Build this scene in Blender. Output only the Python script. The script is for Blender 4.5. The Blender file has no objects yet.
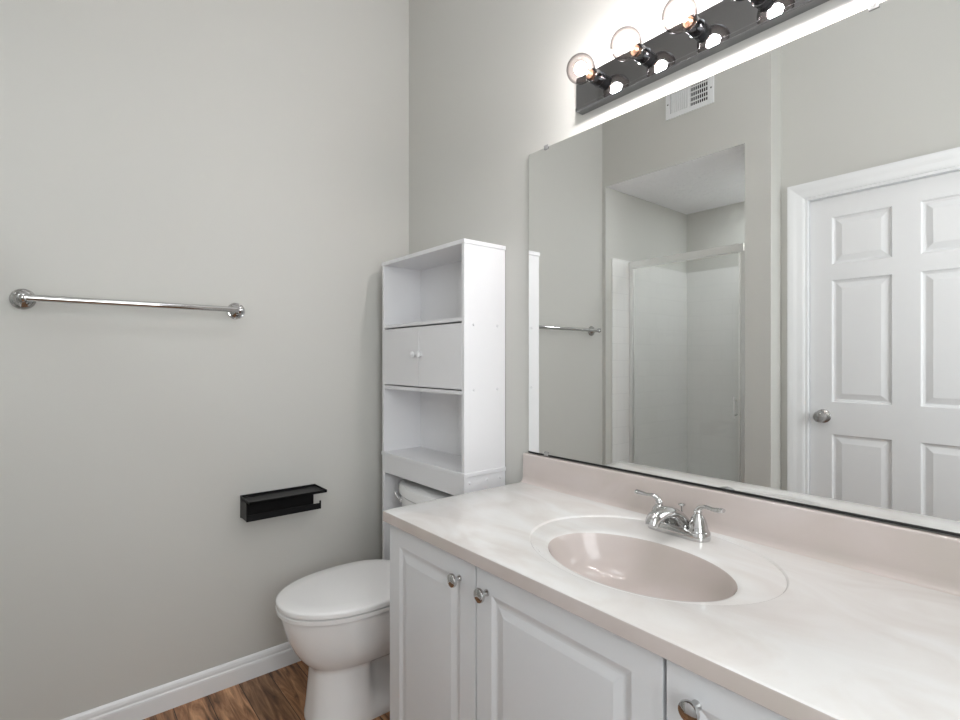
import bpy, bmesh, math, random
from mathutils import Vector, Matrix

PI = math.pi
scene = bpy.context.scene
col = scene.collection

# ------------------------------------------------------------------ camera, light, exposure
CAM = Vector((2.046, -1.26, 1.19))
cam_data = bpy.data.cameras.new('camera')
cam_data.sensor_width = 36.0
cam_data.lens = 518.0 / 960.0 * 36.0
cam_data.clip_start = 0.02
cam = bpy.data.objects.new('camera', cam_data)
cam.location = CAM
cam.rotation_euler = (PI / 2, 0, math.radians(90 - 39.434))
col.objects.link(cam)
scene.camera = cam

world = bpy.data.worlds.new('world')
scene.world = world
world.use_nodes = True
world.node_tree.nodes['Background'].inputs[0].default_value = (0.95, 0.975, 1.0, 1)
world.node_tree.nodes['Background'].inputs[1].default_value = 5.4

# fill daylight enters only through an added window in the right wall: a portal guides the sky's samples there
WY0, WY1, WZ0, WZ1 = -1.47, -0.62, 0.70, 2.30
pd = bpy.data.lights.new('fill_daylight_portal', 'AREA')
pd.shape = 'RECTANGLE'
pd.size = WZ1 - WZ0
pd.size_y = WY1 - WY0
pd.cycles.is_portal = True
po = bpy.data.objects.new('fill_daylight_portal', pd)
po.location = (2.56, (WY0 + WY1) / 2, (WZ0 + WZ1) / 2)
po.rotation_euler = (0, PI / 2, 0)
col.objects.link(po)

BULB_STRENGTH = 200.0
CEILING_FILL_POWER = 5.0
SHOWER_FILL_POWER = 52.0
scene.view_settings.view_transform = 'Standard'
scene.view_settings.look = 'None'
scene.view_settings.exposure = 0.32
scene.view_settings.gamma = 1.0
scene.view_settings.use_curve_mapping = False
scene.cycles.max_bounces = 16
scene.cycles.diffuse_bounces = 8
scene.cycles.glossy_bounces = 8
scene.cycles.transparent_max_bounces = 16
scene.cycles.sample_clamp_indirect = 20.0
scene.cycles.use_denoising = True


# ------------------------------------------------------------------ materials
def mat_base(name, color, rough=0.5, metal=0.0, spec=0.5, coat=0.0):
    m = bpy.data.materials.new(name)
    m.use_nodes = True
    b = m.node_tree.nodes['Principled BSDF']
    b.inputs['Base Color'].default_value = (*color, 1)
    b.inputs['Roughness'].default_value = rough
    b.inputs['Metallic'].default_value = metal
    b.inputs['Specular IOR Level'].default_value = spec
    b.inputs['Coat Weight'].default_value = coat
    b.inputs['Coat Roughness'].default_value = 0.08
    return m


def add_noise_bump(m, scale, strength, detail=3.0, dist=0.002):
    nt = m.node_tree
    b = nt.nodes['Principled BSDF']
    tc = nt.nodes.new('ShaderNodeTexCoord')
    n = nt.nodes.new('ShaderNodeTexNoise')
    n.inputs['Scale'].default_value = scale
    n.inputs['Detail'].default_value = detail
    bp = nt.nodes.new('ShaderNodeBump')
    bp.inputs['Strength'].default_value = strength
    bp.inputs['Distance'].default_value = dist
    nt.links.new(tc.outputs['Object'], n.inputs['Vector'])
    nt.links.new(n.outputs['Fac'], bp.inputs['Height'])
    nt.links.new(bp.outputs['Normal'], b.inputs['Normal'])
    return n


def ramp_color(m, stops, scale, detail=4.0, distortion=0.0, mapping_scale=(1, 1, 1), rot=(0, 0, 0)):
    nt = m.node_tree
    b = nt.nodes['Principled BSDF']
    tc = nt.nodes.new('ShaderNodeTexCoord')
    mp = nt.nodes.new('ShaderNodeMapping')
    mp.inputs['Scale'].default_value = mapping_scale
    mp.inputs['Rotation'].default_value = rot
    n = nt.nodes.new('ShaderNodeTexNoise')
    n.inputs['Scale'].default_value = scale
    n.inputs['Detail'].default_value = detail
    n.inputs['Distortion'].default_value = distortion
    r = nt.nodes.new('ShaderNodeValToRGB')
    els = r.color_ramp.elements
    while len(els) < len(stops):
        els.new(0.5)
    for e, (p, c) in zip(els, stops):
        e.position = p
        e.color = (*c, 1)
    nt.links.new(tc.outputs['Object'], mp.inputs['Vector'])
    nt.links.new(mp.outputs['Vector'], n.inputs['Vector'])
    nt.links.new(n.outputs['Fac'], r.inputs['Fac'])
    nt.links.new(r.outputs['Color'], b.inputs['Base Color'])
    return r


M = {}
M['paint'] = mat_base('warm_grey_wall_paint', (0.56, 0.557, 0.528), 0.55, spec=0.35)
add_noise_bump(M['paint'], 220.0, 0.06, 2.0, 0.001)
M['white_paint'] = mat_base('white_trim_paint', (0.78, 0.79, 0.80), 0.35)
M['door_paint'] = mat_base('white_door_paint', (0.74, 0.745, 0.755), 0.4)
M['ceiling'] = mat_base('textured_ceiling_white', (0.88, 0.87, 0.885), 0.9, spec=0.2)
nz = add_noise_bump(M['ceiling'], 38.0, 0.9, 6.0, 0.012)
M['laminate'] = mat_base('white_laminate_board', (0.76, 0.76, 0.775), 0.38)
M['thermofoil'] = mat_base('white_thermofoil_door', (0.70, 0.715, 0.735), 0.33)
M['porcelain'] = mat_base('white_porcelain', (0.83, 0.83, 0.83), 0.08, spec=0.5)
M['seat_plastic'] = mat_base('white_seat_plastic', (0.82, 0.815, 0.81), 0.22)
M['chrome'] = mat_base('polished_chrome', (0.86, 0.86, 0.87), 0.05, 1.0)
M['dark_chrome'] = mat_base('aged_dark_chrome', (0.30, 0.30, 0.31), 0.04, 1.0)
M['chrome_reflect_dark'] = mat_base('chrome_dark_reflections', (0.58, 0.58, 0.575), 0.06, 1.0)  # base colour darkened in place of dark surroundings to reflect
M['socket_metal'] = mat_base('blackened_chrome_socket', (0.13, 0.13, 0.135), 0.16, 1.0)
M['copper'] = mat_base('copper_bulb_base', (0.75, 0.42, 0.28), 0.3, 1.0)
M['nickel'] = mat_base('satin_nickel', (0.50, 0.49, 0.48), 0.2, 1.0)
M['frame_metal'] = mat_base('brushed_silver_frame', (0.90, 0.90, 0.89), 0.34, 1.0)
M['black_metal'] = mat_base('black_powder_coat', (0.004, 0.004, 0.0045), 0.4, spec=0.25)
M['black'] = mat_base('black_duct_shade', (0.004, 0.004, 0.004), 0.9, spec=0.0)
M['mirror'] = mat_base('mirror_silver', (0.84, 0.848, 0.838), 0.0, 1.0)
M['dark_edge'] = mat_base('mirror_black_edge', (0.01, 0.01, 0.01), 0.5)
M['screw'] = mat_base('screw_cap_plastic', (0.70, 0.70, 0.72), 0.3)
M['clear_clip'] = mat_base('clear_plastic_clip', (0.30, 0.30, 0.30), 0.15)
M['drain'] = mat_base('drain_metal', (0.30, 0.29, 0.28), 0.25, 1.0)
M['drywall_edge'] = M['paint']

# pinkish beige cultured marble with clouds; the top's copy is whitened as if lit
M['marble'] = mat_base('cultured_marble_lit_top', (0.8, 0.75, 0.72), 0.12, spec=0.5)
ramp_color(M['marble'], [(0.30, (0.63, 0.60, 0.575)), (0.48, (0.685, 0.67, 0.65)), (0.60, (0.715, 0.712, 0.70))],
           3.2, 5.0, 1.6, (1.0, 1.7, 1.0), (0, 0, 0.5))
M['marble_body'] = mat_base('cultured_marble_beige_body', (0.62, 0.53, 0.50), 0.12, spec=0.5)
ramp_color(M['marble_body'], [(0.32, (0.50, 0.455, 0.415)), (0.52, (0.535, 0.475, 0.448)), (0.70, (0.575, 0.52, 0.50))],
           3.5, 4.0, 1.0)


def glass_mat(name, tint, strength=1.0, rim=None):
    """thin clear sheet: passes light straight on and reflects more at a grazing view"""
    m = bpy.data.materials.new(name)
    m.use_nodes = True
    nt = m.node_tree
    nt.nodes.clear()
    L = nt.links.new
    out = nt.nodes.new('ShaderNodeOutputMaterial')
    mix = nt.nodes.new('ShaderNodeMixShader')
    lw = nt.nodes.new('ShaderNodeLayerWeight')
    pw = nt.nodes.new('ShaderNodeMath'); pw.operation = 'POWER'
    pw.inputs[1].default_value = 5.4
    ma = nt.nodes.new('ShaderNodeMath'); ma.operation = 'MULTIPLY_ADD'
    ma.inputs[1].default_value = 0.95 * strength
    ma.inputs[2].default_value = 0.045 * strength
    L(lw.outputs['Facing'], pw.inputs[0])
    lw.inputs['Blend'].default_value = 0.5
    L(pw.outputs[0], ma.inputs[0])
    tr = nt.nodes.new('ShaderNodeBsdfTransparent')
    tr.inputs[0].default_value = (*tint, 1)
    if rim:                                   # the sheet is crossed at a slant near its outline, so it absorbs more there
        cr = nt.nodes.new('ShaderNodeValToRGB')
        cr.color_ramp.elements[0].position = 0.35
        cr.color_ramp.elements[0].color = (*tint, 1)
        cr.color_ramp.elements[1].position = 1.0
        cr.color_ramp.elements[1].color = (*rim, 1)
        L(lw.outputs['Facing'], cr.inputs[0])
        L(cr.outputs[0], tr.inputs[0])
    gl = nt.nodes.new('ShaderNodeBsdfGlossy')
    gl.inputs['Roughness'].default_value = 0.0
    L(ma.outputs[0], mix.inputs[0])
    L(tr.outputs[0], mix.inputs[1])
    L(gl.outputs[0], mix.inputs[2])
    L(mix.outputs[0], out.inputs[0])
    return m


M['bulb_glass'] = glass_mat('clear_bulb_glass', (0.90, 0.85, 0.84), 1.0, (0.12, 0.10, 0.10))
M['shower_glass'] = glass_mat('grey_shower_glass', (0.985, 0.988, 0.985), 1.0)

fil = bpy.data.materials.new('glowing_filament')
fil.use_nodes = True
fil.node_tree.nodes.clear()
_o = fil.node_tree.nodes.new('ShaderNodeOutputMaterial')
_e = fil.node_tree.nodes.new('ShaderNodeEmission')
_e.inputs[0].default_value = (0.985, 0.99, 1.0, 1)
_e.inputs[1].default_value = BULB_STRENGTH
fil.node_tree.links.new(_e.outputs[0], _o.inputs[0])
M['filament'] = fil

for key, power in (('ceiling_fill_glow', CEILING_FILL_POWER), ('shower_fill_glow', SHOWER_FILL_POWER)):
    lamp = bpy.data.materials.new(key)
    lamp.use_nodes = True
    lamp.node_tree.nodes.clear()
    _o = lamp.node_tree.nodes.new('ShaderNodeOutputMaterial')
    _e = lamp.node_tree.nodes.new('ShaderNodeEmission')
    _e.inputs[0].default_value = (0.93, 0.975, 1.0, 1)
    _e.inputs[1].default_value = power
    lamp.node_tree.links.new(_e.outputs[0], _o.inputs[0])
    M[key] = lamp


def wood_floor():
    m = mat_base('brown_wood_planks', (0.2, 0.1, 0.05), 0.38, spec=0.4)
    nt = m.node_tree
    L = nt.links.new
    b = nt.nodes['Principled BSDF']
    tc = nt.nodes.new('ShaderNodeTexCoord')
    br = nt.nodes.new('ShaderNodeTexBrick')
    br.offset = 0.37
    br.inputs['Scale'].default_value = 1.0
    br.inputs['Brick Width'].default_value = 0.85
    br.inputs['Row Height'].default_value = 0.105
    br.inputs['Mortar Size'].default_value = 0.0012
    br.inputs['Color1'].default_value = (0.0, 0.0, 0.0, 1)
    br.inputs['Color2'].default_value = (1, 1, 1, 1)
    br.inputs['Mortar'].default_value = (0.5, 0.5, 0.5, 1)
    L(tc.outputs['Object'], br.inputs['Vector'])
    # grain, shifted for every plank
    mul = nt.nodes.new('ShaderNodeVectorMath'); mul.operation = 'MULTIPLY_ADD'
    L(br.outputs['Color'], mul.inputs[0])
    mul.inputs[1].default_value = (7.3, 3.1, 0)
    L(tc.outputs['Object'], mul.inputs[2])
    mp = nt.nodes.new('ShaderNodeMapping')
    mp.inputs['Scale'].default_value = (3.2, 26.0, 1)
    L(mul.outputs[0], mp.inputs['Vector'])
    n = nt.nodes.new('ShaderNodeTexNoise')
    n.inputs['Scale'].default_value = 1.6
    n.inputs['Detail'].default_value = 7
    n.inputs['Roughness'].default_value = 0.62
    n.inputs['Distortion'].default_value = 0.8
    L(mp.outputs[0], n.inputs['Vector'])
    r = nt.nodes.new('ShaderNodeValToRGB')
    els = r.color_ramp.elements
    els[0].position = 0.30; els[0].color = (0.040, 0.018, 0.009, 1)
    els[1].position = 0.72; els[1].color = (0.50, 0.285, 0.155, 1)
    e = els.new(0.5); e.color = (0.235, 0.115, 0.055, 1)
    L(n.outputs['Fac'], r.inputs['Fac'])
    # plank to plank tone
    hs = nt.nodes.new('ShaderNodeHueSaturation')
    mr = nt.nodes.new('ShaderNodeMapRange')
    mr.inputs['To Min'].default_value = 0.72
    mr.inputs['To Max'].default_value = 1.45
    L(br.outputs['Color'], mr.inputs['Value'])
    L(mr.outputs[0], hs.inputs['Value'])
    L(r.outputs['Color'], hs.inputs['Color'])
    mx = nt.nodes.new('ShaderNodeMixRGB')
    L(br.outputs['Fac'], mx.inputs[0])
    L(hs.outputs['Color'], mx.inputs[1])
    mx.inputs[2].default_value = (0.02, 0.011, 0.007, 1)
    L(mx.outputs[0], b.inputs['Base Color'])
    bp = nt.nodes.new('ShaderNodeBump')
    bp.inputs['Strength'].default_value = 0.15
    bp.inputs['Distance'].default_value = 0.001
    L(n.outputs['Fac'], bp.inputs['Height'])
    L(bp.outputs['Normal'], b.inputs['Normal'])
    return m


M['wood'] = wood_floor()


def tile_mat():
    m = mat_base('glossy_white_wall_tile', (0.72, 0.72, 0.70), 0.10, spec=0.5)
    nt = m.node_tree
    L = nt.links.new
    b = nt.nodes['Principled BSDF']
    tc = nt.nodes.new('ShaderNodeTexCoord')
    sp = nt.nodes.new('ShaderNodeSeparateXYZ')
    L(tc.outputs['Object'], sp.inputs[0])
    ad = nt.nodes.new('ShaderNodeMath'); ad.operation = 'ADD'
    L(sp.outputs['X'], ad.inputs[0]); L(sp.outputs['Y'], ad.inputs[1])
    cb = nt.nodes.new('ShaderNodeCombineXYZ')
    L(ad.outputs[0], cb.inputs['X']); L(sp.outputs['Z'], cb.inputs['Y'])
    br = nt.nodes.new('ShaderNodeTexBrick')
    br.offset = 0.5
    br.inputs['Scale'].default_value = 1.0
    br.inputs['Brick Width'].default_value = 0.152
    br.inputs['Row Height'].default_value = 0.108
    br.inputs['Mortar Size'].default_value = 0.0016
    br.inputs['Mortar Smooth'].default_value = 0.4
    br.inputs['Color1'].default_value = (0.78, 0.78, 0.765, 1)
    br.inputs['Color2'].default_value = (0.80, 0.80, 0.785, 1)
    br.inputs['Mortar'].default_value = (0.70, 0.70, 0.69, 1)
    L(cb.outputs[0], br.inputs['Vector'])
    L(br.outputs['Color'], b.inputs['Base Color'])
    bp = nt.nodes.new('ShaderNodeBump')
    bp.invert = True
    bp.inputs['Strength'].default_value = 0.25
    bp.inputs['Distance'].default_value = 0.002
    L(br.outputs['Fac'], bp.inputs['Height'])
    L(bp.outputs['Normal'], b.inputs['Normal'])
    return m


M['tile'] = tile_mat()


# ------------------------------------------------------------------ mesh helpers
def add_box(bm, x0, x1, y0, y1, z0, z1, bevel=0.0, seg=2):
    t = bmesh.new()
    vs = [t.verts.new((x, y, z)) for x in (x0, x1) for y in (y0, y1) for z in (z0, z1)]
    for f in ((0, 1, 3, 2), (4, 6, 7, 5), (0, 4, 5, 1), (2, 3, 7, 6), (0, 2, 6, 4), (1, 5, 7, 3)):
        t.faces.new([vs[i] for i in f])
    bmesh.ops.recalc_face_normals(t, faces=t.faces)
    if bevel > 0:
        bmesh.ops.bevel(t, geom=list(t.edges), offset=bevel, segments=seg, affect='EDGES', profile=0.5)
    merge(bm, t)


def merge(bm, t):
    me = bpy.data.meshes.new('tmp')
    t.to_mesh(me)
    t.free()
    bm.from_mesh(me)
    bpy.data.meshes.remove(me)


def box(x0, x1, y0, y1, z0, z1, bevel=0.0, seg=2):
    bm = bmesh.new()
    add_box(bm, x0, x1, y0, y1, z0, z1, bevel, seg)
    return bm


def loft(bm, rings, cap0=True, cap1=True, closed=True):
    R = [[bm.verts.new(p) for p in r] for r in rings]
    n = len(R[0])
    rng = range(n) if closed else range(n - 1)
    for a, b in zip(R, R[1:]):
        for i in rng:
            j = (i + 1) % n
            try:
                bm.faces.new((a[i], a[j], b[j], b[i]))
            except ValueError:
                pass
    if cap0:
        bm.faces.new(list(reversed(R[0])))
    if cap1:
        bm.faces.new(R[-1])
    return R


def frame_for(d):
    d = Vector(d).normalized()
    up = Vector((0, 0, 1)) if abs(d.z) < 0.95 else Vector((1, 0, 0))
    u = d.cross(up).normalized()
    v = u.cross(d).normalized()
    return d, u, v


def add_lathe(bm, origin, axis, prof, n=32, cap0=True, cap1=True):
    d, u, v = frame_for(axis)
    o = Vector(origin)
    rings = []
    for r, h in prof:
        rings.append([o + d * h + (u * math.cos(2 * PI * i / n) + v * math.sin(2 * PI * i / n)) * max(r, 1e-5)
                      for i in range(n)])
    loft(bm, rings, cap0, cap1)
    bmesh.ops.recalc_face_normals(bm, faces=bm.faces)


def lathe(origin, axis, prof, n=32):
    bm = bmesh.new()
    add_lathe(bm, origin, axis, prof, n)
    return bm


def smooth_path(pts, sub=6):
    P = [Vector(p) for p in pts]
    out = []
    for i in range(len(P) - 1):
        p0 = P[max(i - 1, 0)]; p1 = P[i]; p2 = P[i + 1]; p3 = P[min(i + 2, len(P) - 1)]
        for k in range(sub):
            t = k / sub
            out.append(0.5 * ((2 * p1) + (-p0 + p2) * t + (2 * p0 - 5 * p1 + 4 * p2 - p3) * t * t +
                              (-p0 + 3 * p1 - 3 * p2 + p3) * t ** 3))
    out.append(P[-1])
    return out


def add_tube(bm, pts, radii, n=16, squash=(1, 1), side=None):
    """tube along pts; radii one per point; squash scales the (side, up) half axes"""
    P = [Vector(p) for p in pts]
    rings = []
    for i, p in enumerate(P):
        d = (P[min(i + 1, len(P) - 1)] - P[max(i - 1, 0)]).normalized()
        if side is not None:
            u = Vector(side)
            u = (u - d * u.dot(d)).normalized()
            v = u.cross(d).normalized()
        else:
            d, u, v = frame_for(d)
        r = radii[i] if isinstance(radii, (list, tuple)) else radii
        ru, rv = (r if isinstance(r, tuple) else (r * squash[0], r * squash[1]))
        rings.append([p + u * ru * math.cos(2 * PI * k / n) + v * rv * math.sin(2 * PI * k / n) for k in range(n)])
    loft(bm, rings)
    bmesh.ops.recalc_face_normals(bm, faces=bm.faces)


def lerp_list(keys, n):
    """resample a list of numbers/tuples to n entries"""
    out = []
    m = len(keys) - 1
    for i in range(n):
        t = i / (n - 1) * m
        k = min(int(t), m - 1)
        f = t - k
        a, b = keys[k], keys[k + 1]
        if isinstance(a, tuple):
            out.append(tuple(x + (y - x) * f for x, y in zip(a, b)))
        else:
            out.append(a + (b - a) * f)
    return out


def root_loc(o):
    v = Vector((0, 0, 0))
    while o is not None:
        v += o.location
        o = o.parent
    return v


def obj(name, bm, m, parent=None, smooth=None, label=None, loc=None):
    """link a bmesh given in world coordinates as one mesh object"""
    base = root_loc(parent) if parent else Vector((0, 0, 0))
    own = Vector(loc) - base if loc is not None else Vector((0, 0, 0))
    bmesh.ops.translate(bm, verts=bm.verts, vec=-(base + own))
    me = bpy.data.meshes.new(name)
    bm.to_mesh(me)
    bm.free()
    me.materials.append(M[m])
    if smooth is not None:
        for p in me.polygons:
            p.use_smooth = True
        try:
            me.set_sharp_from_angle(angle=math.radians(smooth))
        except Exception:
            pass
    o = bpy.data.objects.new(name, me)
    o.location = own
    col.objects.link(o)
    if parent:
        o.parent = parent
    if label:
        o['label'] = label
    return o


def thing(name, label, cat, loc, group=None):
    o = bpy.data.objects.new(name, None)
    o.empty_display_size = 0.05
    col.objects.link(o)
    o.location = loc
    o['label'] = label
    o['category'] = cat
    if group:
        o['group'] = group
    return o


def tag(o, label, cat, group=None):
    o['label'] = label
    o['category'] = cat
    if group:
        o['group'] = group
    return o


def struct(name, bm, m, label=None, cat=None, smooth=None):
    o = obj(name, bm, m, None, smooth)
    o['kind'] = 'structure'
    if label:
        o['label'] = label
    if cat:
        o['category'] = cat
    return o


def panel_face(bm, x0, x1, z0, z1, yf, ny, holes, depth_profile):
    """slab front in the plane y=yf whose outward normal is ny (+1/-1) with raised panels.
    holes: list of (x0,x1,z0,z1); depth_profile: list of (inset, depth) from the panel edge inward"""
    xs = sorted({x0, x1, *[h[0] for h in holes], *[h[1] for h in holes]})
    zs = sorted({z0, z1, *[h[2] for h in holes], *[h[3] for h in holes]})

    def inhole(cx, cz):
        return any(h[0] < cx < h[1] and h[2] < cz < h[3] for h in holes)
    for a, b in zip(xs, xs[1:]):
        for c, d in zip(zs, zs[1:]):
            if inhole((a + b) / 2, (c + d) / 2):
                continue
            bm.faces.new([bm.verts.new(p) for p in ((a, yf, c), (b, yf, c), (b, yf, d), (a, yf, d))])
    for h in holes:
        rings = []
        for ins, dep in [(0, 0)] + depth_profile:
            y = yf - ny * dep
            rings.append([(h[0] + ins, y, h[2] + ins), (h[1] - ins, y, h[2] + ins),
                          (h[1] - ins, y, h[3] - ins), (h[0] + ins, y, h[3] - ins)])
        loft(bm, rings, cap0=False, cap1=True)


def slab_with_panels(x0, x1, z0, z1, yf, thick, ny, holes, prof):
    bm = bmesh.new()
    panel_face(bm, x0, x1, z0, z1, yf, ny, holes, prof)
    yb = yf - ny * thick
    for q in (((x0, yf, z0), (x1, yf, z0), (x1, yb, z0), (x0, yb, z0)),
              ((x0, yf, z1), (x1, yf, z1), (x1, yb, z1), (x0, yb, z1)),
              ((x0, yf, z0), (x0, yf, z1), (x0, yb, z1), (x0, yb, z0)),
              ((x1, yf, z0), (x1, yf, z1), (x1, yb, z1), (x1, yb, z0)),
              ((x0, yb, z0), (x1, yb, z0), (x1, yb, z1), (x0, yb, z1))):
        bm.faces.new([bm.verts.new(p) for p in q])
    bmesh.ops.remove_doubles(bm, verts=bm.verts, dist=1e-5)
    bmesh.ops.recalc_face_normals(bm, faces=bm.faces)
    return bm


# ------------------------------------------------------------------ the room
XR = 2.50          # right wall
YS = -1.445        # face of the shower wall
YD = -1.571        # face of the door wall
XJ = 1.0           # where the shower wall ends
ZC = 3.05          # ceiling
YSB = -2.43        # back of the shower
XSL = 0.025        # left side of the shower recess
XSR = 0.878        # right side of the shower opening
ZSO = 2.283        # top of the shower opening

struct('floor', box(0, XR, YSB, 0, -0.05, 0.0), 'wood')
struct('ceiling', box(-0.1, XR + 0.1, YD - 0.1, 0.1, ZC, ZC + 0.05), 'ceiling')
struct('wall_left', box(-0.1, 0.0, YSB - 0.1, 0.1, -0.05, ZC), 'paint')
struct('wall_back', box(0.0, XR, 0.0, 0.1, -0.05, ZC), 'paint')
bm = bmesh.new()
add_box(bm, XR, XR + 0.1, YD - 0.1, WY0, -0.05, ZC)
add_box(bm, XR, XR + 0.1, WY1, 0.1, -0.05, ZC)
add_box(bm, XR, XR + 0.1, WY0, WY1, -0.05, WZ0)
add_box(bm, XR, XR + 0.1, WY0, WY1, WZ1, ZC)
struct('wall_right', bm, 'paint')
bm = bmesh.new()
for a in ((WY0, WY0 + 0.04, WZ0, WZ1), (WY1 - 0.04, WY1, WZ0, WZ1), (WY0 + 0.04, WY1 - 0.04, WZ0, WZ0 + 0.04),
          (WY0 + 0.04, WY1 - 0.04, WZ1 - 0.04, WZ1), (WY0 + 0.04, WY1 - 0.04, 1.485, 1.515)):
    add_box(bm, XR + 0.01, XR + 0.05, *a)
win = struct('window_fill_1', bm, 'white_paint')  # unseen window, added to let in fill light
obj('fill_window_pane', box(XR + 0.028, XR + 0.032, WY0 + 0.04, WY1 - 0.04, WZ0 + 0.04, WZ1 - 0.04), 'shower_glass', win)
# wall in front of the shower with its tall opening
bm = bmesh.new()
add_box(bm, 0.0, XSL, YS - 0.12, YS, 0, ZC)
add_box(bm, XSR, XJ, YD - 0.08, YS, 0, ZC)
add_box(bm, XSL, XSR, YS - 0.12, YS, ZSO + 0.05, ZC)
add_box(bm, XSL, XSR, YS - 0.004, YS, ZSO, ZSO + 0.05)
struct('wall_shower_front', bm, 'paint')
# wall around the door
DX0, DX1, DZ1 = 1.122, 1.857, 1.957
bm = bmesh.new()
add_box(bm, XJ, DX0 - 0.02, YD - 0.1, YD, 0, ZC)
add_box(bm, DX1 + 0.02, XR, YD - 0.1, YD, 0, ZC)
add_box(bm, DX0 - 0.02, DX1 + 0.02, YD - 0.1, YD, DZ1 + 0.02, ZC)
struct('wall_front', bm, 'paint')
# shower recess
struct('wall_shower_left', box(0.0, XSL, YSB, YS - 0.12, 0, ZSO), 'paint')
struct('wall_shower_back', box(0.0, XJ, YSB - 0.1, YSB, 0, ZSO), 'paint')
struct('wall_shower_right', box(XSR, XJ, YSB, YD - 0.08, 0, ZSO), 'paint')
struct('ceiling_shower', box(XSL, XSR, YSB, YS - 0.004, ZSO, ZSO + 0.05), 'ceiling')
struct('floor_shower', box(XSL + 0.008, XSR - 0.008, YSB + 0.008, -1.75, 0, 0.04, 0.004), 'porcelain')
bm = bmesh.new()
TZ = 1.842
add_box(bm, XSL, XSL + 0.008, YSB, -1.506, 0, TZ, 0.002)
add_box(bm, XSL + 0.008, XSR - 0.008, YSB, YSB + 0.008, 0, TZ, 0.002)
add_box(bm, XSR - 0.008, XSR, YSB, -1.66, 0, TZ, 0.002)
struct('wall_shower_tile', bm, 'tile')
struct('trim_1', box(XSL + 0.008, XSR - 0.008, -1.75, -1.64, 0, 0.11, 0.01), 'tile')      # shower kerb


# baseboard along the left wall, with its moulded top
def moulding(p0, p1, out, prof):
    """extrude a profile (offset from wall, height) from p0 to p1; out is the direction off the wall"""
    bm = bmesh.new()
    rings = []
    for p in (p0, p1):
        rings.append([Vector(p) + Vector(out) * a + Vector((0, 0, h)) for a, h in prof])
    loft(bm, rings)
    bmesh.ops.recalc_face_normals(bm, faces=bm.faces)
    return bm


BASE = [(0, 0), (0.013, 0), (0.013, 0.052), (0.012, 0.058), (0.009, 0.062), (0.009, 0.070), (0.007, 0.078),
        (0.004, 0.083), (0.0, 0.086)]
struct('baseboard_left', moulding((0, YS, 0), (0, 0, 0), (1, 0, 0), BASE), 'white_paint')
struct('baseboard_back', moulding((0.013, 0, 0), (0.775, 0, 0), (0, -1, 0), BASE), 'white_paint')
struct('baseboard_front', moulding((1.02 + 0.92, YD, 0), (XR, YD, 0), (0, 1, 0), BASE), 'white_paint')
struct('baseboard_shower', moulding((XSR, YS, 0), (XJ, YS, 0), (0, 1, 0), BASE), 'white_paint')

# the six panel door in the wall behind the camera and its casing
dholes = []
for xa, xb in ((1.212, 1.440), (1.537, 1.765)):
    dholes += [(xa, xb, 1.640, 1.864), (xa, xb, 0.992, 1.566), (xa, xb, 0.215, 0.840)]
dprof = [(0.006, 0.009), (0.014, 0.011), (0.040, 0.003), (0.041, 0.003)]
door = struct('door_1', slab_with_panels(DX0, DX1, 0.008, DZ1, YD - 0.022, 0.035, 1, dholes, dprof), 'door_paint',
              'white six panel door with a round nickel knob', None)
kn = lathe((1.178, YD - 0.022, 0.923), (0, 1, 0),
           [(0.032, 0), (0.032, 0.006), (0.027, 0.010), (0.012, 0.012), (0.011, 0.030), (0.020, 0.036),
            (0.027, 0.046), (0.0275, 0.056), (0.022, 0.066), (0.012, 0.069), (0.0, 0.069)], 32)
obj('door_knob', kn, 'nickel', door, 40)
CAS = [(0, 0), (0.018, 0), (0.018, 0.012), (0.014, 0.018), (0.014, 0.030), (0.011, 0.040), (0.008, 0.052),
       (0.008, 0.062), (0, 0.064)]
bm = bmesh.new()
x0, x1, zt = DX0 - 0.016, DX1 + 0.016, DZ1 + 0.014
W = 0.07
prof = [(0.0, 0.0), (0.0, 0.010), (0.008, 0.013), (0.030, 0.016), (0.045, 0.020), (0.060, 0.022), (0.070, 0.022), (0.070, 0.0)]
rings = []
for k in range(4):
    r = []
    for w, d in prof:
        y = YD + d
        r.append({0: (x0 - w, y, 0.0), 1: (x0 - w, y, zt + w), 2: (x1 + w, y, zt + w), 3: (x1 + w, y, 0.0)}[k])
    rings.append(r)
loft(bm, rings)
# jamb and stop
add_box(bm, DX0 - 0.020, DX0 - 0.003, YD - 0.1, YD + 0.004, 0, DZ1 + 0.003)
add_box(bm, DX1 + 0.003, DX1 + 0.020, YD - 0.1, YD + 0.004, 0, DZ1 + 0.003)
add_box(bm, DX0 - 0.020, DX1 + 0.020, YD - 0.1, YD + 0.004, DZ1 + 0.003, DZ1 + 0.020)
bmesh.ops.recalc_face_normals(bm, faces=bm.faces)
struct('trim_2', bm, 'white_paint')

# ------------------------------------------------------------------ framed glass door of the shower
sd = thing('shower_door', 'silver framed glass shower door seen in the mirror', 'shower door', (0.45, -1.70, 0.11))
FY0, FY1 = -1.715, -1.685
bm = bmesh.new()
add_box(bm, XSL + 0.009, 0.77, FY0 - 0.006, FY1 + 0.006, 1.790, 1.834, 0.003)
obj('top_rail', bm, 'frame_metal', sd)
obj('side_rail', box(XSL + 0.009, 0.058, FY0, FY1, 0.112, 1.795, 0.003), 'frame_metal', sd)
obj('side_rail', box(0.750, 0.868, FY0, FY1, 0.112, 1.832, 0.003), 'frame_metal', sd)
obj('bottom_rail', box(0.058, 0.750, FY0, FY1, 0.112, 0.150, 0.003), 'frame_metal', sd)
obj('glass_pane', box(0.058, 0.738, -1.703, -1.697, 0.150, 1.795), 'shower_glass', sd)
obj('pane_edge_strip', box(0.736, 0.744, -1.707, -1.693, 0.152, 1.792, 0.002), 'frame_metal', sd)
bm = bmesh.new()
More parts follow.
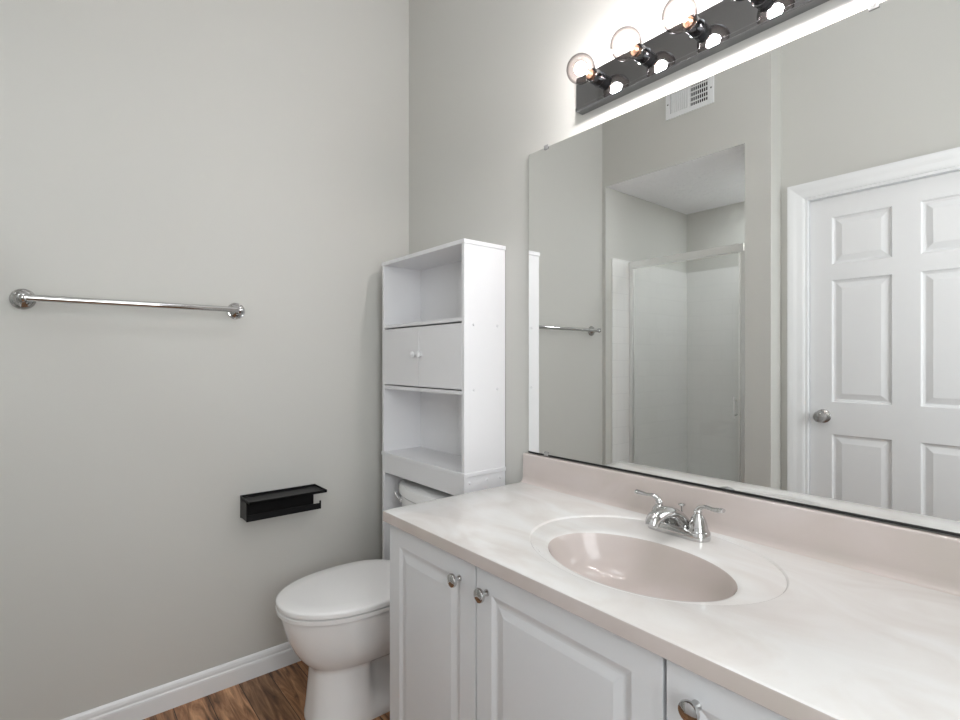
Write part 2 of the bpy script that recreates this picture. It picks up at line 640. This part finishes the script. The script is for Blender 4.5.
add_box(bm, 0.720, 0.730, -1.668, -1.660, 0.865, 0.985, 0.003)
add_box(bm, 0.721, 0.729, -1.697, -1.664, 0.880, 0.888, 0.001)
add_box(bm, 0.721, 0.729, -1.697, -1.664, 0.962, 0.970, 0.001)
obj('handle', bm, 'frame_metal', sd)

# ------------------------------------------------------------------ air vent high on the shower wall
VX0, VX1, VZ0, VZ1 = 0.445, 0.722, 2.548, 2.712
vent = thing('air_vent', 'white metal air vent high on the wall above the shower opening', 'vent', (0.58, YS, VZ0))
bm = bmesh.new()
for a in ((VX0, VX0 + 0.028, VZ0, VZ1), (VX1 - 0.034, VX1, VZ0, VZ1), (VX0 + 0.028, VX1 - 0.034, VZ0, VZ0 + 0.026),
          (VX0 + 0.028, VX1 - 0.034, VZ1 - 0.026, VZ1), (0.578, 0.590, VZ0 + 0.026, VZ1 - 0.026)):
    add_box(bm, a[0], a[1], YS, YS + 0.008, a[2], a[3], 0.0015)
obj('frame', bm, 'white_paint', vent)
obj('duct_shade', box(VX0 + 0.02, VX1 - 0.02, YS, YS + 0.0015, VZ0 + 0.02, VZ1 - 0.02), 'black', vent, label='black sheet painting the shade behind the vanes')  # flat black sheet on the wall paints the duct's dark inside
bm = bmesh.new()
for i in range(9):
    x = VX0 + 0.032 + i * 0.0118
    add_box(bm, x, x + 0.0095, YS + 0.002, YS + 0.006, VZ0 + 0.026, VZ1 - 0.026)
obj('louvers', bm, 'white_paint', vent)
bm = bmesh.new()
for i in range(8):
    x = 0.593 + i * 0.0118
    add_box(bm, x, x + 0.0030, YS + 0.002, YS + 0.006, VZ0 + 0.026, VZ1 - 0.026)
for k in range(4):
    z = VZ0 + 0.043 + k * 0.027
    add_box(bm, 0.590, VX1 - 0.034, YS + 0.0035, YS + 0.0075, z, z + 0.0065)
obj('louvers', bm, 'white_paint', vent)
for x in (VX0 + 0.014, VX1 - 0.014):
    obj('screw', lathe((x, YS + 0.008, 2.63), (0, 1, 0), [(0.005, 0), (0.004, 0.002), (0, 0.0025)], 12), 'nickel', vent, 40)

# ------------------------------------------------------------------ vanity cabinet
VL, VR, VF = 0.780, 2.055, -0.522
van = thing('vanity_cabinet', 'white bathroom vanity cabinet under the marble countertop', 'cabinet', (1.42, -0.26, 0))
bm = bmesh.new()
add_box(bm, VL, VL + 0.018, VF, -0.002, 0.0, 0.7445)
add_box(bm, VR - 0.018, VR, VF, -0.002, 0.0, 0.7445)
add_box(bm, VL + 0.018, VR - 0.018, VF, -0.002, 0.09, 0.108)
add_box(bm, VL + 0.018, VR - 0.018, -0.020, -0.002, 0.108, 0.7445)
for xa, xb in ((VL + 0.018, VL + 0.05), (1.145, 1.178), (1.598, 1.635), (VR - 0.05, VR - 0.018)):
    add_box(bm, xa, xb, VF, VF + 0.018, 0.108, 0.7445)
add_box(bm, VL + 0.018, VR - 0.018, VF, VF + 0.018, 0.700, 0.7445)
obj('body', bm, 'thermofoil', van)
obj('toe_kick', box(VL + 0.018, VR - 0.018, VF + 0.06, VF + 0.075, 0.0, 0.09), 'thermofoil', van)
vprof = [(0.010, 0.0030), (0.014, 0.0036), (0.018, 0.0036), (0.036, 0.0005), (0.037, 0.0005)]


def knob_bm(x, y, z, s=1.0):
    return lathe((x, y, z), (0, -1, 0),
                 [(0.0075 * s, 0), (0.0075 * s, 0.002), (0.0052 * s, 0.005), (0.0050 * s, 0.013 * s), (0.0085 * s, 0.016 * s),
                  (0.0148 * s, 0.019 * s), (0.0158 * s, 0.0225 * s), (0.0145 * s, 0.026 * s), (0.009 * s, 0.0285 * s),
                  (0.0, 0.0293 * s)], 28)


for xa, xb, kx in ((VL + 0.002, 1.1575, 1.101), (1.1625, 1.6125, 1.198), (1.6195, VR - 0.002, 1.667)):
    d = slab_with_panels(xa, xb, 0.105, 0.737, -0.543, 0.020, -1,
                         [(xa + 0.050, xb - 0.055, 0.165, 0.690)], vprof)
    bmesh.ops.bevel(d, geom=[e for e in d.edges if all(abs(v.co.y + 0.543) < 1e-4 for v in e.verts) and
                             (all(abs(v.co.x - xa) < 1e-4 for v in e.verts) or all(abs(v.co.x - xb) < 1e-4 for v in e.verts) or
                              all(abs(v.co.z - 0.737) < 1e-4 for v in e.verts) or all(abs(v.co.z - 0.105) < 1e-4 for v in e.verts))],
                    offset=0.003, segments=2, affect='EDGES')
    dd = obj('door', d, 'thermofoil', van)
    obj('knob', knob_bm(kx, -0.543, 0.6915), 'chrome_reflect_dark', dd, 40, label='round chrome knob')

# ------------------------------------------------------------------ countertop with the moulded basin
CX0, CX1, CY0, CY1, CZ = 0.770, 2.075, -0.558, -0.001, 0.775
SX, SY, SA, SB = 1.409, -0.318, 0.206, 0.140
RX, RY, RA, RB = 1.400, -0.262, 0.276, 0.222
ct = thing('countertop', 'pinkish beige marble vanity countertop, top whitened as if lit, with an oval moulded basin', 'countertop', (1.42, -0.28, 0.745))
NA = 128
corner_angles = []


def rect_hit(cx, cy, ang, x0, x1, y0, y1):
    dx, dy = math.cos(ang), math.sin(ang)
    ts = []
    if dx > 1e-9: ts.append((x1 - cx) / dx)
    if dx < -1e-9: ts.append((x0 - cx) / dx)
    if dy > 1e-9: ts.append((y1 - cy) / dy)
    if dy < -1e-9: ts.append((y0 - cy) / dy)
    t = min(ts)
    return cx + dx * t, cy + dy * t


angs = [2 * PI * i / NA for i in range(NA)]
for qx, qy in ((CX0, CY0), (CX1, CY0), (CX0, CY1), (CX1, CY1)):
    a = math.atan2(qy - RY, qx - RX) % (2 * PI)
    k = min(range(len(angs)), key=lambda i: abs((angs[i] - a + PI) % (2 * PI) - PI))
    angs[k] = a


def ell(cx, cy, A, B, z):
    # point of the ellipse on the ray from its own centre, by the same angle list
    out = []
    for a in angs:
        r = 1.0 / math.sqrt((math.cos(a) / A) ** 2 + (math.sin(a) / B) ** 2)
        out.append((cx + r * math.cos(a), cy + r * math.sin(a), z))
    return out


def rect(ins, z):
    return [(*rect_hit(RX, RY, a, CX0 + ins, CX1 - ins, CY0 + ins, CY1 - ins), z) for a in angs]


bm = bmesh.new()
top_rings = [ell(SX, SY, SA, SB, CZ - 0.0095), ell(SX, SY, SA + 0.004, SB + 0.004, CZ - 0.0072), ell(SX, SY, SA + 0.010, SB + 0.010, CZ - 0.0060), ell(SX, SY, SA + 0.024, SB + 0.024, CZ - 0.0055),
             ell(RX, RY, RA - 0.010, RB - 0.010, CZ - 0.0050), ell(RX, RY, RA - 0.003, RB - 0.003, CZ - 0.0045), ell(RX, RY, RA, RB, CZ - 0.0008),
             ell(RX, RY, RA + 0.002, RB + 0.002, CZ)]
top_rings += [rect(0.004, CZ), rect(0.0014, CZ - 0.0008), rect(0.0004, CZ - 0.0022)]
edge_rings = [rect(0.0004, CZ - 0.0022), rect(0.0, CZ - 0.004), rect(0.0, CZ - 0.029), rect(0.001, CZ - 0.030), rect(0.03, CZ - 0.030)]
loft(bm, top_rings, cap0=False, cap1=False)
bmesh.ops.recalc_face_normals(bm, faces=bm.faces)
slab = obj('slab', bm, 'marble', ct, 40)  # paler copy of the marble, with the bulbs' light in its colour
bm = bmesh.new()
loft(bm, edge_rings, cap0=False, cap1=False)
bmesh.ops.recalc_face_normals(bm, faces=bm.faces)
obj('edge', bm, 'marble_body', ct, 40, label='beige countertop edge')  # same marble as the slab, without the light painted on its top
# the bowl
bm = bmesh.new()
prof = [(1.0, -0.0095), (0.985, -0.0145), (0.97, -0.021), (0.945, -0.033), (0.90, -0.051), (0.83, -0.071),
        (0.74, -0.086), (0.62, -0.096), (0.48, -0.102), (0.32, -0.105), (0.19, -0.1065), (0.12, -0.1075)]
rings = []
for k, (s, dz) in enumerate(prof):
    f = k / (len(prof) - 1)
    cx, cy = SX, SY + 0.0 * f
    A, B = SA * s, SB * s
    if s > 1.0:
        A, B = SA + 0.012 * (s - 1) / (0.012 / SA), SB + 0.012 * (s - 1) / (0.012 / SA)
    rr = []
    for a in angs:
        rd = 1.0 / math.sqrt((math.cos(a) / A) ** 2 + (math.sin(a) / B) ** 2)
        w = max(0.0, (0.48 - s) / 0.48)
        rc = SB * s * 1.15
        rd = rd * (1 - w) + rc * w
        rr.append((cx + rd * math.cos(a), cy + 0.03 * (1 - min(s, 1)) ** 1.5 + rd * math.sin(a), CZ + dz))
    rings.append(rr)
loft(bm, rings, cap0=False, cap1=True)
bmesh.ops.recalc_face_normals(bm, faces=bm.faces)
bmesh.ops.reverse_faces(bm, faces=[f for f in bm.faces]) if sum(f.normal.z for f in bm.faces) < 0 else None
bowl = obj('basin', bm, 'marble_body', ct, 60, label='oval pinkish beige basin')
obj('drain', lathe((SX, SY + 0.025, CZ - 0.1078), (0, 0, 1),
                   [(0.024, 0), (0.024, 0.002), (0.020, 0.0035), (0.017, 0.003), (0.016, 0.005), (0.008, 0.007), (0.0, 0.0075)], 28),
    'drain', bowl, 40, label='metal drain stopper')
# backsplash with a small cove at its foot
bm = bmesh.new()
prof = [(0.021, CZ - 0.001), (0.034, CZ - 0.0003), (0.028, CZ + 0.001), (0.0235, CZ + 0.0045), (0.0215, CZ + 0.010), (0.020, CZ + 0.020), (0.020, CZ + 0.091), (0.0192, CZ + 0.0945), (0.0165, CZ + 0.096), (0.001, CZ + 0.096),
        (0.001, CZ - 0.001)]
rings = [[(x, -a, z) for a, z in prof] for x in (CX0, CX1)]
loft(bm, rings)
bmesh.ops.recalc_face_normals(bm, faces=bm.faces)
obj('backsplash', bm, 'marble_body', ct, 50, label='pinkish beige backsplash')

# ------------------------------------------------------------------ mirror
MX0, MX1, MZ0, MZ1 = 0.785, 1.99, 0.8785, 1.891
mi = thing('wall_mirror', 'large frameless mirror on the wall above the vanity backsplash', 'mirror', (1.38, -0.004, MZ0))
bm = box(MX0, MX1, -0.0085, -0.0035, MZ0, MZ1, 0.0012, 1)
obj('mirror_glass', bm, 'mirror', mi)
obj('bottom_channel', box(MX0, MX1, -0.0095, -0.0035, MZ0 - 0.0045, MZ0), 'dark_edge', mi, label='black bottom edge')
obj('backing', box(MX0 + 0.012, MX1 - 0.012, -0.0035, -0.0003, MZ0 + 0.01, MZ1 - 0.01), 'dark_edge', mi)
for x, z, s in ((0.868, MZ1, -1), (0.868, MZ0 + 0.001, 1), (1.75, MZ1, -1)):
    bm = bmesh.new()
    add_box(bm, x - 0.009, x + 0.009, -0.0115, -0.0088, min(z - s * 0.006, z + s * 0.008), max(z - s * 0.006, z + s * 0.008), 0.001)
    add_lathe(bm, (x, -0.0115, z + s * 0.001), (0, -1, 0), [(0.004, 0), (0.0035, 0.0015), (0, 0.002)], 12)
    obj('clip', bm, 'clear_clip', mi)

# ------------------------------------------------------------------ vanity light bar
LX0, LX1, LZ0, LZ1 = 1.012, 1.931, 1.945, 2.047
vl = thing('vanity_light', 'chrome vanity light bar with round clear glowing bulbs above the mirror', 'light', (1.47, 0, 1.99))
bm = bmesh.new()
add_box(bm, LX0, LX1, -0.030, -0.0005, LZ0, LZ1, 0.0015)
add_box(bm, LX0 + 0.0005, LX1 - 0.0005, -0.0335, -0.028, LZ0 + 0.0005, LZ0 + 0.011, 0.0012)
obj('back_plate', bm, 'dark_chrome', vl)
for i in range(6):
    x = LX0 + 0.087 + i * 0.149
    z = 2.010
    s = lathe((x, -0.030, z), (0, -1, 0), [(0.022, 0), (0.022, 0.002), (0.0195, 0.003), (0.0195, 0.034), (0.018, 0.036), (0.0155, 0.036), (0.015, 0.026), (0, 0.026)], 28)
    so = obj('socket', s, 'socket_metal', vl, 40)
    # clear globe: neck and sphere
    R = 0.040
    cy = 0.084
    pr_ = [(0.0135, 0.040)]
    for k in range(1, 17):
        a = PI * (0.16 + 0.84 * k / 16)
        pr_.append((R * math.sin(a), cy - R * math.cos(a)))
    pr_[0] = (0.0145, 0.040)
    g = bmesh.new()
    add_lathe(g, (x, -0.030, z), (0, -1, 0), pr_, 32, cap0=False, cap1=False)
    bmesh.ops.remove_doubles(g, verts=g.verts, dist=2e-5)
    b = obj('bulb', g, 'bulb_glass', vl, 60, label='clear round glass bulb')
    f = bmesh.new()
    bmesh.ops.create_uvsphere(f, u_segments=20, v_segments=12, radius=0.017)
    bmesh.ops.translate(f, verts=f.verts, vec=(x, -0.114, z))
    obj('filament', f, 'filament', b, 60, label='glowing filament')
    st = bmesh.new()
    add_lathe(st, (x, -0.030, z), (0, -1, 0), [(0.013, 0.026), (0.013, 0.044), (0.007, 0.050), (0.005, 0.056), (0, 0.057)], 16)
    obj('bulb_stem', st, 'copper', b, 40, label='copper bulb base')

# ------------------------------------------------------------------ faucet
FX, FYc = 1.380, -0.090
fa = thing('faucet', 'chrome two handle faucet behind the oval basin', 'faucet', (FX, FYc, CZ - 0.002))
FZ = CZ - 0.0048


def stadium(hx, r, z, n=16):
    pts = []
    for k in range(n + 1):
        a = -PI / 2 + PI * k / n
        pts.append((FX + hx + r * math.cos(a), FYc + r * math.sin(a), z))
    for k in range(n + 1):
        a = PI / 2 + PI * k / n
        pts.append((FX - hx + r * math.cos(a), FYc + r * math.sin(a), z))
    return pts


bm = bmesh.new()
loft(bm, [stadium(0.051, 0.0270, FZ), stadium(0.051, 0.0275, FZ + 0.003), stadium(0.051, 0.0270, FZ + 0.015), stadium(0.051, 0.0240, FZ + 0.0205),
          stadium(0.051, 0.019, FZ + 0.0225), stadium(0.050, 0.010, FZ + 0.0230)])
bmesh.ops.recalc_face_normals(bm, faces=bm.faces)
obj('base', bm, 'chrome_reflect_dark', fa, 50)
# spout: a broad body rising from the base, arching forward to a blunt round end
path = smooth_path([(FX, FYc + 0.010, FZ + 0.010), (FX, FYc - 0.002, FZ + 0.034), (FX, FYc - 0.032, FZ + 0.054), (FX, FYc - 0.070, FZ + 0.061),
                    (FX, FYc - 0.104, FZ + 0.054), (FX, FYc - 0.116, FZ + 0.040)], 6)
rad = lerp_list([(0.036, 0.022), (0.029, 0.018), (0.022, 0.0155), (0.0185, 0.0145), (0.0175, 0.015), (0.014, 0.012)], len(path))
bm = bmesh.new()
add_tube(bm, path, rad, 20, side=(1, 0, 0))
obj('spout', bm, 'chrome_reflect_dark', fa, 50)
for sx in (-1, 1):
    hx = FX + sx * 0.051
    bm = bmesh.new()
    add_lathe(bm, (hx, FYc, FZ + 0.016), (0, 0, 1),
              [(0.0235, 0), (0.0235, 0.006), (0.0215, 0.009), (0.0215, 0.013), (0.0195, 0.022), (0.0155, 0.033), (0.0105, 0.040), (0.0090, 0.044),
               (0.0098, 0.047), (0.0085, 0.052), (0.004, 0.055), (0, 0.0555)], 28)
    path = smooth_path([(hx - sx * 0.003, FYc, FZ + 0.061), (hx + sx * 0.004, FYc, FZ + 0.072), (hx + sx * 0.017, FYc - 0.002, FZ + 0.0785), (hx + sx * 0.036, FYc - 0.004, FZ + 0.0775),
                        (hx + sx * 0.055, FYc - 0.006, FZ + 0.079), (hx + sx * 0.063, FYc - 0.007, FZ + 0.0805)], 5)
    rad = lerp_list([(0.0078, 0.0075), (0.0072, 0.0065), (0.0068, 0.0045), (0.0078, 0.0042), (0.0105, 0.0058), (0.0080, 0.0045)], len(path))
    add_tube(bm, path, rad, 14, side=(0, 1, 0))
    obj('handle', bm, 'chrome_reflect_dark', fa, 50)
obj('lift_rod', lathe((FX, FYc + 0.018, FZ + 0.015), (0, 0, 1),
                      [(0.0022, 0), (0.0022, 0.044), (0.0045, 0.047), (0.0085, 0.050), (0.0085, 0.0525), (0.004, 0.054), (0, 0.0545)], 16), 'chrome_reflect_dark', fa, 40)

# ------------------------------------------------------------------ tall cabinet straddling the toilet
BX0, BX1, BY0, BY1 = 0.094, 0.660, -0.189, -0.002
cabn = thing('over_toilet_cabinet', 'tall white shelf cabinet standing over the toilet', 'cabinet', (0.377, -0.094, 0))
T = 0.015
for xa, xb in ((BX0, BX0 + T), (BX1 - T, BX1)):
    side = obj('side_panel', box(xa, xb, BY0, BY1, 0.806, 1.586, 0.001), 'laminate', cabn)
    leg = obj('leg_panel', box(xa, xb, BY0, BY1, 0.0, 0.790, 0.001), 'laminate', cabn)
    out = 1 if xa > 0.3 else -1
    xs = xb if out > 0 else xa
    for y, z in ((-0.148, 1.311), (-0.040, 1.311), (-0.148, 1.087), (-0.040, 1.087)):
        obj('screw_cap', lathe((xs, y, z), (out, 0, 0), [(0.0052, 0), (0.0048, 0.0015), (0.003, 0.0026), (0, 0.003)], 12), 'screw', side, 50)
    for y, z in ((-0.166, 0.770), (-0.088, 0.772), (-0.026, 0.770)):
        obj('screw_cap', lathe((xs, y, z), (out, 0, 0), [(0.0052, 0), (0.0048, 0.0015), (0.003, 0.0026), (0, 0.003)], 12), 'screw', leg, 50)
obj('top_board', box(BX0 - 0.003, BX1 + 0.003, BY0 - 0.003, BY1 + 0.001, 1.586, 1.601, 0.0015), 'laminate', cabn)
obj('shelf', box(BX0 + T, BX1 - T, BY0 + 0.002, BY1 - 0.004, 1.3225, 1.336, 0.001), 'laminate', cabn)
obj('shelf', box(BX0 + T, BX1 - T, BY0 + 0.002, BY1 - 0.004, 1.070, 1.084, 0.001), 'laminate', cabn)
obj('bottom_board', box(BX0 - 0.004, BX1 + 0.004, BY0 - 0.003, BY1 + 0.001, 0.790, 0.806, 0.0025), 'laminate', cabn)
obj('apron', box(BX0 + T, BX1 - T, BY0, BY0 + T, 0.720, 0.790, 0.001), 'laminate', cabn)
bm = bmesh.new()
add_box(bm, BX0 + T, 0.3765, BY1 - 0.004, BY1, 0.806, 1.586)
add_box(bm, 0.3775, BX1 - T, BY1 - 0.004, BY1, 0.806, 1.586)
obj('back_panel', bm, 'laminate', cabn)
for xa, xb, kx in ((BX0 + T + 0.001, 0.3760, 0.3570), (0.3780, BX1 - T - 0.001, 0.3970)):
    dd = obj('door', box(xa, xb, BY0, BY0 + 0.013, 1.0885, 1.3165, 0.001), 'laminate', cabn)
    obj('knob', lathe((kx, BY0, 1.210), (0, -1, 0),
                      [(0.006, 0), (0.0055, 0.008), (0.009, 0.012), (0.0125, 0.015), (0.0125, 0.020), (0.009, 0.0235), (0, 0.0245)], 20), 'laminate', dd, 40)

# ------------------------------------------------------------------ toilet
TX = 0.380
to = thing('toilet', 'white porcelain toilet with a closed lid beside the vanity', 'toilet', (TX, -0.36, 0))


def egg(yf, yb, hw, z, n=96, ef=2.15, eb=2.6, ymid=None):
    """closed outline, pointed end at y=yf (front), blunter end at yb"""
    ym = ymid if ymid is not None else yf + (yb - yf) * 0.56
    pts = []
    for k in range(n):
        a = 2 * PI * k / n
        c, s = math.cos(a), math.sin(a)
        e = ef if s < 0 else eb
        x = TX + hw * math.copysign(abs(c) ** (2 / e), c)
        half = (ym - yf) if s < 0 else (yb - ym)
        pts.append((x, ym + half * math.copysign(abs(s) ** (2 / e), s), z))
    return pts


# one continuous pedestal and bowl
rings = []
for z, yf, yb, hw, ef in ((0.000, -0.618, -0.150, 0.116, 3.2), (0.012, -0.619, -0.150, 0.117, 3.2), (0.030, -0.616, -0.150, 0.114, 3.2),
                          (0.060, -0.613, -0.150, 0.110, 3.2), (0.120, -0.608, -0.150, 0.106, 3.1), (0.172, -0.605, -0.150, 0.104, 3.0),
                          (0.184, -0.606, -0.145, 0.105, 2.9), (0.193, -0.616, -0.140, 0.116, 2.6), (0.206, -0.632, -0.130, 0.132, 2.4),
                          (0.225, -0.647, -0.115, 0.146, 2.3), (0.252, -0.663, -0.095, 0.158, 2.25), (0.290, -0.680, -0.070, 0.168, 2.2),
                          (0.330, -0.692, -0.050, 0.174, 2.2), (0.360, -0.699, -0.040, 0.177, 2.2), (0.368, -0.699, -0.040, 0.177, 2.2),
                          (0.374, -0.694, -0.042, 0.172, 2.2)):
    rings.append(egg(yf, yb, hw, z, ef=ef, eb=3.2))
bm = bmesh.new()
loft(bm, rings)
# the narrower back of the pedestal: pinch the sides behind the front column
for v in bm.verts:
    if 0.035 < v.co.z < 0.190 and v.co.y > -0.445:
        w = min(1.0, (v.co.y + 0.445) / 0.03) * min(1.0, (v.co.z - 0.035) / 0.05)
        v.co.x = TX + (v.co.x - TX) * (1 - 0.50 * w)
bmesh.ops.recalc_face_normals(bm, faces=bm.faces)
bo = obj('bowl', bm, 'porcelain', to, 50)
for sx in (-1, 1):
    obj('bolt_cap', lathe((TX + sx * 0.093, -0.33, 0.022), (0, 0, 1), [(0.016, 0), (0.015, 0.010), (0.009, 0.017), (0, 0.019)], 20), 'porcelain', bo, 50)
bm = bmesh.new()
loft(bm, [egg(-0.690, -0.235, 0.164, 0.3790, eb=2.9), egg(-0.713, -0.222, 0.185, 0.3795, eb=2.9), egg(-0.714, -0.222, 0.186, 0.3915, eb=2.9),
          egg(-0.7125, -0.223, 0.1845, 0.3920, eb=2.9)])
bmesh.ops.recalc_face_normals(bm, faces=bm.faces)
obj('seat', bm, 'seat_plastic', to, 50)
bm = bmesh.new()
loft(bm, [egg(-0.670, -0.256, 0.145, 0.4005, eb=2.5), egg(-0.712, -0.228, 0.1862, 0.3975, eb=2.5), egg(-0.7135, -0.227, 0.1865, 0.410, eb=2.5),
          egg(-0.7115, -0.229, 0.1845, 0.4135, eb=2.5), egg(-0.704, -0.236, 0.177, 0.4165, eb=2.5), egg(-0.660, -0.262, 0.138, 0.4185, eb=2.5),
          egg(-0.58, -0.32, 0.08, 0.4195, eb=2.5)])
bmesh.ops.recalc_face_normals(bm, faces=bm.faces)
obj('lid', bm, 'seat_plastic', to, 50)
for sx in (-1, 1):
    obj('hinge', box(TX + sx * 0.075 - 0.018, TX + sx * 0.075 + 0.018, -0.228, -0.208, 0.374, 0.408, 0.006), 'seat_plastic', to, 50)
    obj('seat_bumper', box(TX + sx * 0.060 - 0.006, TX + sx * 0.060 + 0.006, -0.672, -0.660, 0.3915, 0.4010), 'seat_plastic', to)


def bow(x0, x1, yb, ye, ym, z, n=20, r=0.02):
    """tank outline: flat back at yb, bowed front from ye at the ends to ym in the middle"""
    pts = [(x0, yb, z)]
    for k in range(n + 1):
        t = -1 + 2 * k / n
        x = (x0 + x1) / 2 + (x1 - x0) / 2 * math.copysign(abs(t) ** 0.9, t)
        y = ye + (ym - ye) * (1 - t * t)
        if k in (0, n):
            y += 0.004
        pts.append((x, y, z))
    pts.append((x1, yb, z))
    return pts


bm = bmesh.new()
loft(bm, [bow(0.205, 0.560, -0.03, -0.150, -0.185, 0.3740), bow(0.180, 0.585, -0.03, -0.150, -0.200, 0.42), bow(0.162, 0.602, -0.03, -0.138, -0.196, 0.642)])
bmesh.ops.recalc_face_normals(bm, faces=bm.faces)
tk = obj('tank', bm, 'porcelain', to, 40)
bm = bmesh.new()
loft(bm, [bow(0.156, 0.608, -0.025, -0.140, -0.200, 0.643), bow(0.150, 0.614, -0.022, -0.144, -0.206, 0.650), bow(0.150, 0.614, -0.022, -0.144, -0.206, 0.664),
          bow(0.153, 0.611, -0.024, -0.139, -0.200, 0.684), bow(0.162, 0.602, -0.030, -0.128, -0.186, 0.690)])
bmesh.ops.recalc_face_normals(bm, faces=bm.faces)
obj('tank_lid', bm, 'porcelain', to, 40)
bm = bmesh.new()
add_lathe(bm, (0.196, -0.152, 0.617), (0, -1, 0), [(0.013, 0), (0.013, 0.008), (0.010, 0.014), (0.006, 0.017), (0, 0.018)], 20)
path = smooth_path([(0.196, -0.163, 0.617), (0.186, -0.170, 0.628), (0.172, -0.173, 0.644)], 5)
add_tube(bm, path, lerp_list([0.0055, 0.005, 0.0065], len(path)), 12)
obj('flush_lever', bm, 'chrome', tk, 50, label='chrome flush lever')

# ------------------------------------------------------------------ towel bar on the left wall
TZb = 1.370
tb = thing('towel_bar', 'chrome towel bar with round end flanges on the grey wall', 'towel bar', (0, -1.037, TZb))
for y in (-1.331, -0.743):
    ro = lathe((0, y, TZb), (1, 0, 0), [(0.030, 0.0005), (0.031, 0.004), (0.029, 0.008), (0.025, 0.009), (0.024, 0.012), (0.0205, 0.014), (0.018, 0.018),
                                        (0.0115, 0.022), (0.010, 0.030), (0.010, 0.050), (0.0125, 0.055), (0.0135, 0.062), (0.0125, 0.069),
                                        (0.007, 0.073), (0, 0.074)], 32)
    obj('post', ro, 'chrome_reflect_dark', tb, 40)
bm = bmesh.new()
add_lathe(bm, (0.062, -1.331, TZb), (0, 1, 0), [(0.0095, 0.0), (0.0095, 0.588)], 24)
obj('bar', bm, 'chrome_reflect_dark', tb, 40)

# ------------------------------------------------------------------ black paper holder with a shelf
hp = thing('toilet_paper_holder', 'black metal toilet paper holder with a phone shelf on the wall above the toilet', 'paper holder', (0, -0.58, 0.61))
HY0, HY1, HZ = -0.728, -0.431, 0.688
bm = bmesh.new()
add_box(bm, 0.0015, 0.120, HY0, HY1 - 0.012, HZ - 0.010, HZ - 0.006)
add_box(bm, 0.117, 0.120, HY0, HY1 - 0.012, HZ - 0.010, HZ)
add_box(bm, 0.0015, 0.120, HY0, HY0 + 0.003, HZ - 0.010, HZ)
add_box(bm, 0.0015, 0.120, HY1 - 0.015, HY1 - 0.012, HZ - 0.010, HZ)
add_box(bm, 0.0015, 0.0045, HY0, HY1 - 0.012, HZ - 0.010, HZ + 0.001)
obj('shelf', bm, 'black_metal', hp)
obj('back_plate', box(0.0005, 0.006, HY0, HY1 - 0.02, 0.606, HZ - 0.010, 0.001), 'black_metal', hp)
bm = bmesh.new()
add_box(bm, 0.006, 0.082, HY0, HY0 + 0.004, 0.610, HZ - 0.011, 0.0005)
obj('side_bracket', bm, 'black_metal', hp)
bm = bmesh.new()
add_box(bm, 0.079, 0.083, HY0, HY1 - 0.02, 0.608, 0.631, 0.001)
add_box(bm, 0.079, 0.083, HY1 - 0.027, HY1 - 0.020, 0.628, 0.640, 0.001)
obj('roll_bar', bm, 'black_metal', hp)

# ------------------------------------------------------------------ ceiling lamps added as fill, out of view
LPX, LPY = 1.45, -0.80
cl = thing('added_ceiling_fill', 'added round ceiling fill light over the open floor', 'light', (LPX, LPY, ZC))
obj('base', lathe((LPX, LPY, ZC - 0.0005), (0, 0, -1), [(0.26, 0), (0.26, 0.02), (0.25, 0.022), (0, 0.022)], 40), 'white_paint', cl, 40)
obj('diffuser', lathe((LPX, LPY, ZC - 0.0225), (0, 0, -1), [(0.24, 0), (0.24, 0.02), (0.20, 0.065), (0.13, 0.09), (0.06, 0.10), (0, 0.102)], 40), 'ceiling_fill_glow', cl, 60)
sl = thing('added_shower_fill', 'added small round fill light on the shower ceiling', 'light', (0.72, -2.10, ZSO))
obj('base', lathe((0.72, -2.10, ZSO - 0.0005), (0, 0, -1), [(0.105, 0), (0.105, 0.004), (0.098, 0.008), (0.086, 0.008), (0.086, 0.004), (0, 0.004)], 32), 'white_paint', sl, 40)
obj('diffuser', lathe((0.72, -2.10, ZSO - 0.005), (0, 0, -1), [(0.085, 0), (0.085, 0.002), (0, 0.002)], 32), 'shower_fill_glow', sl, 60)
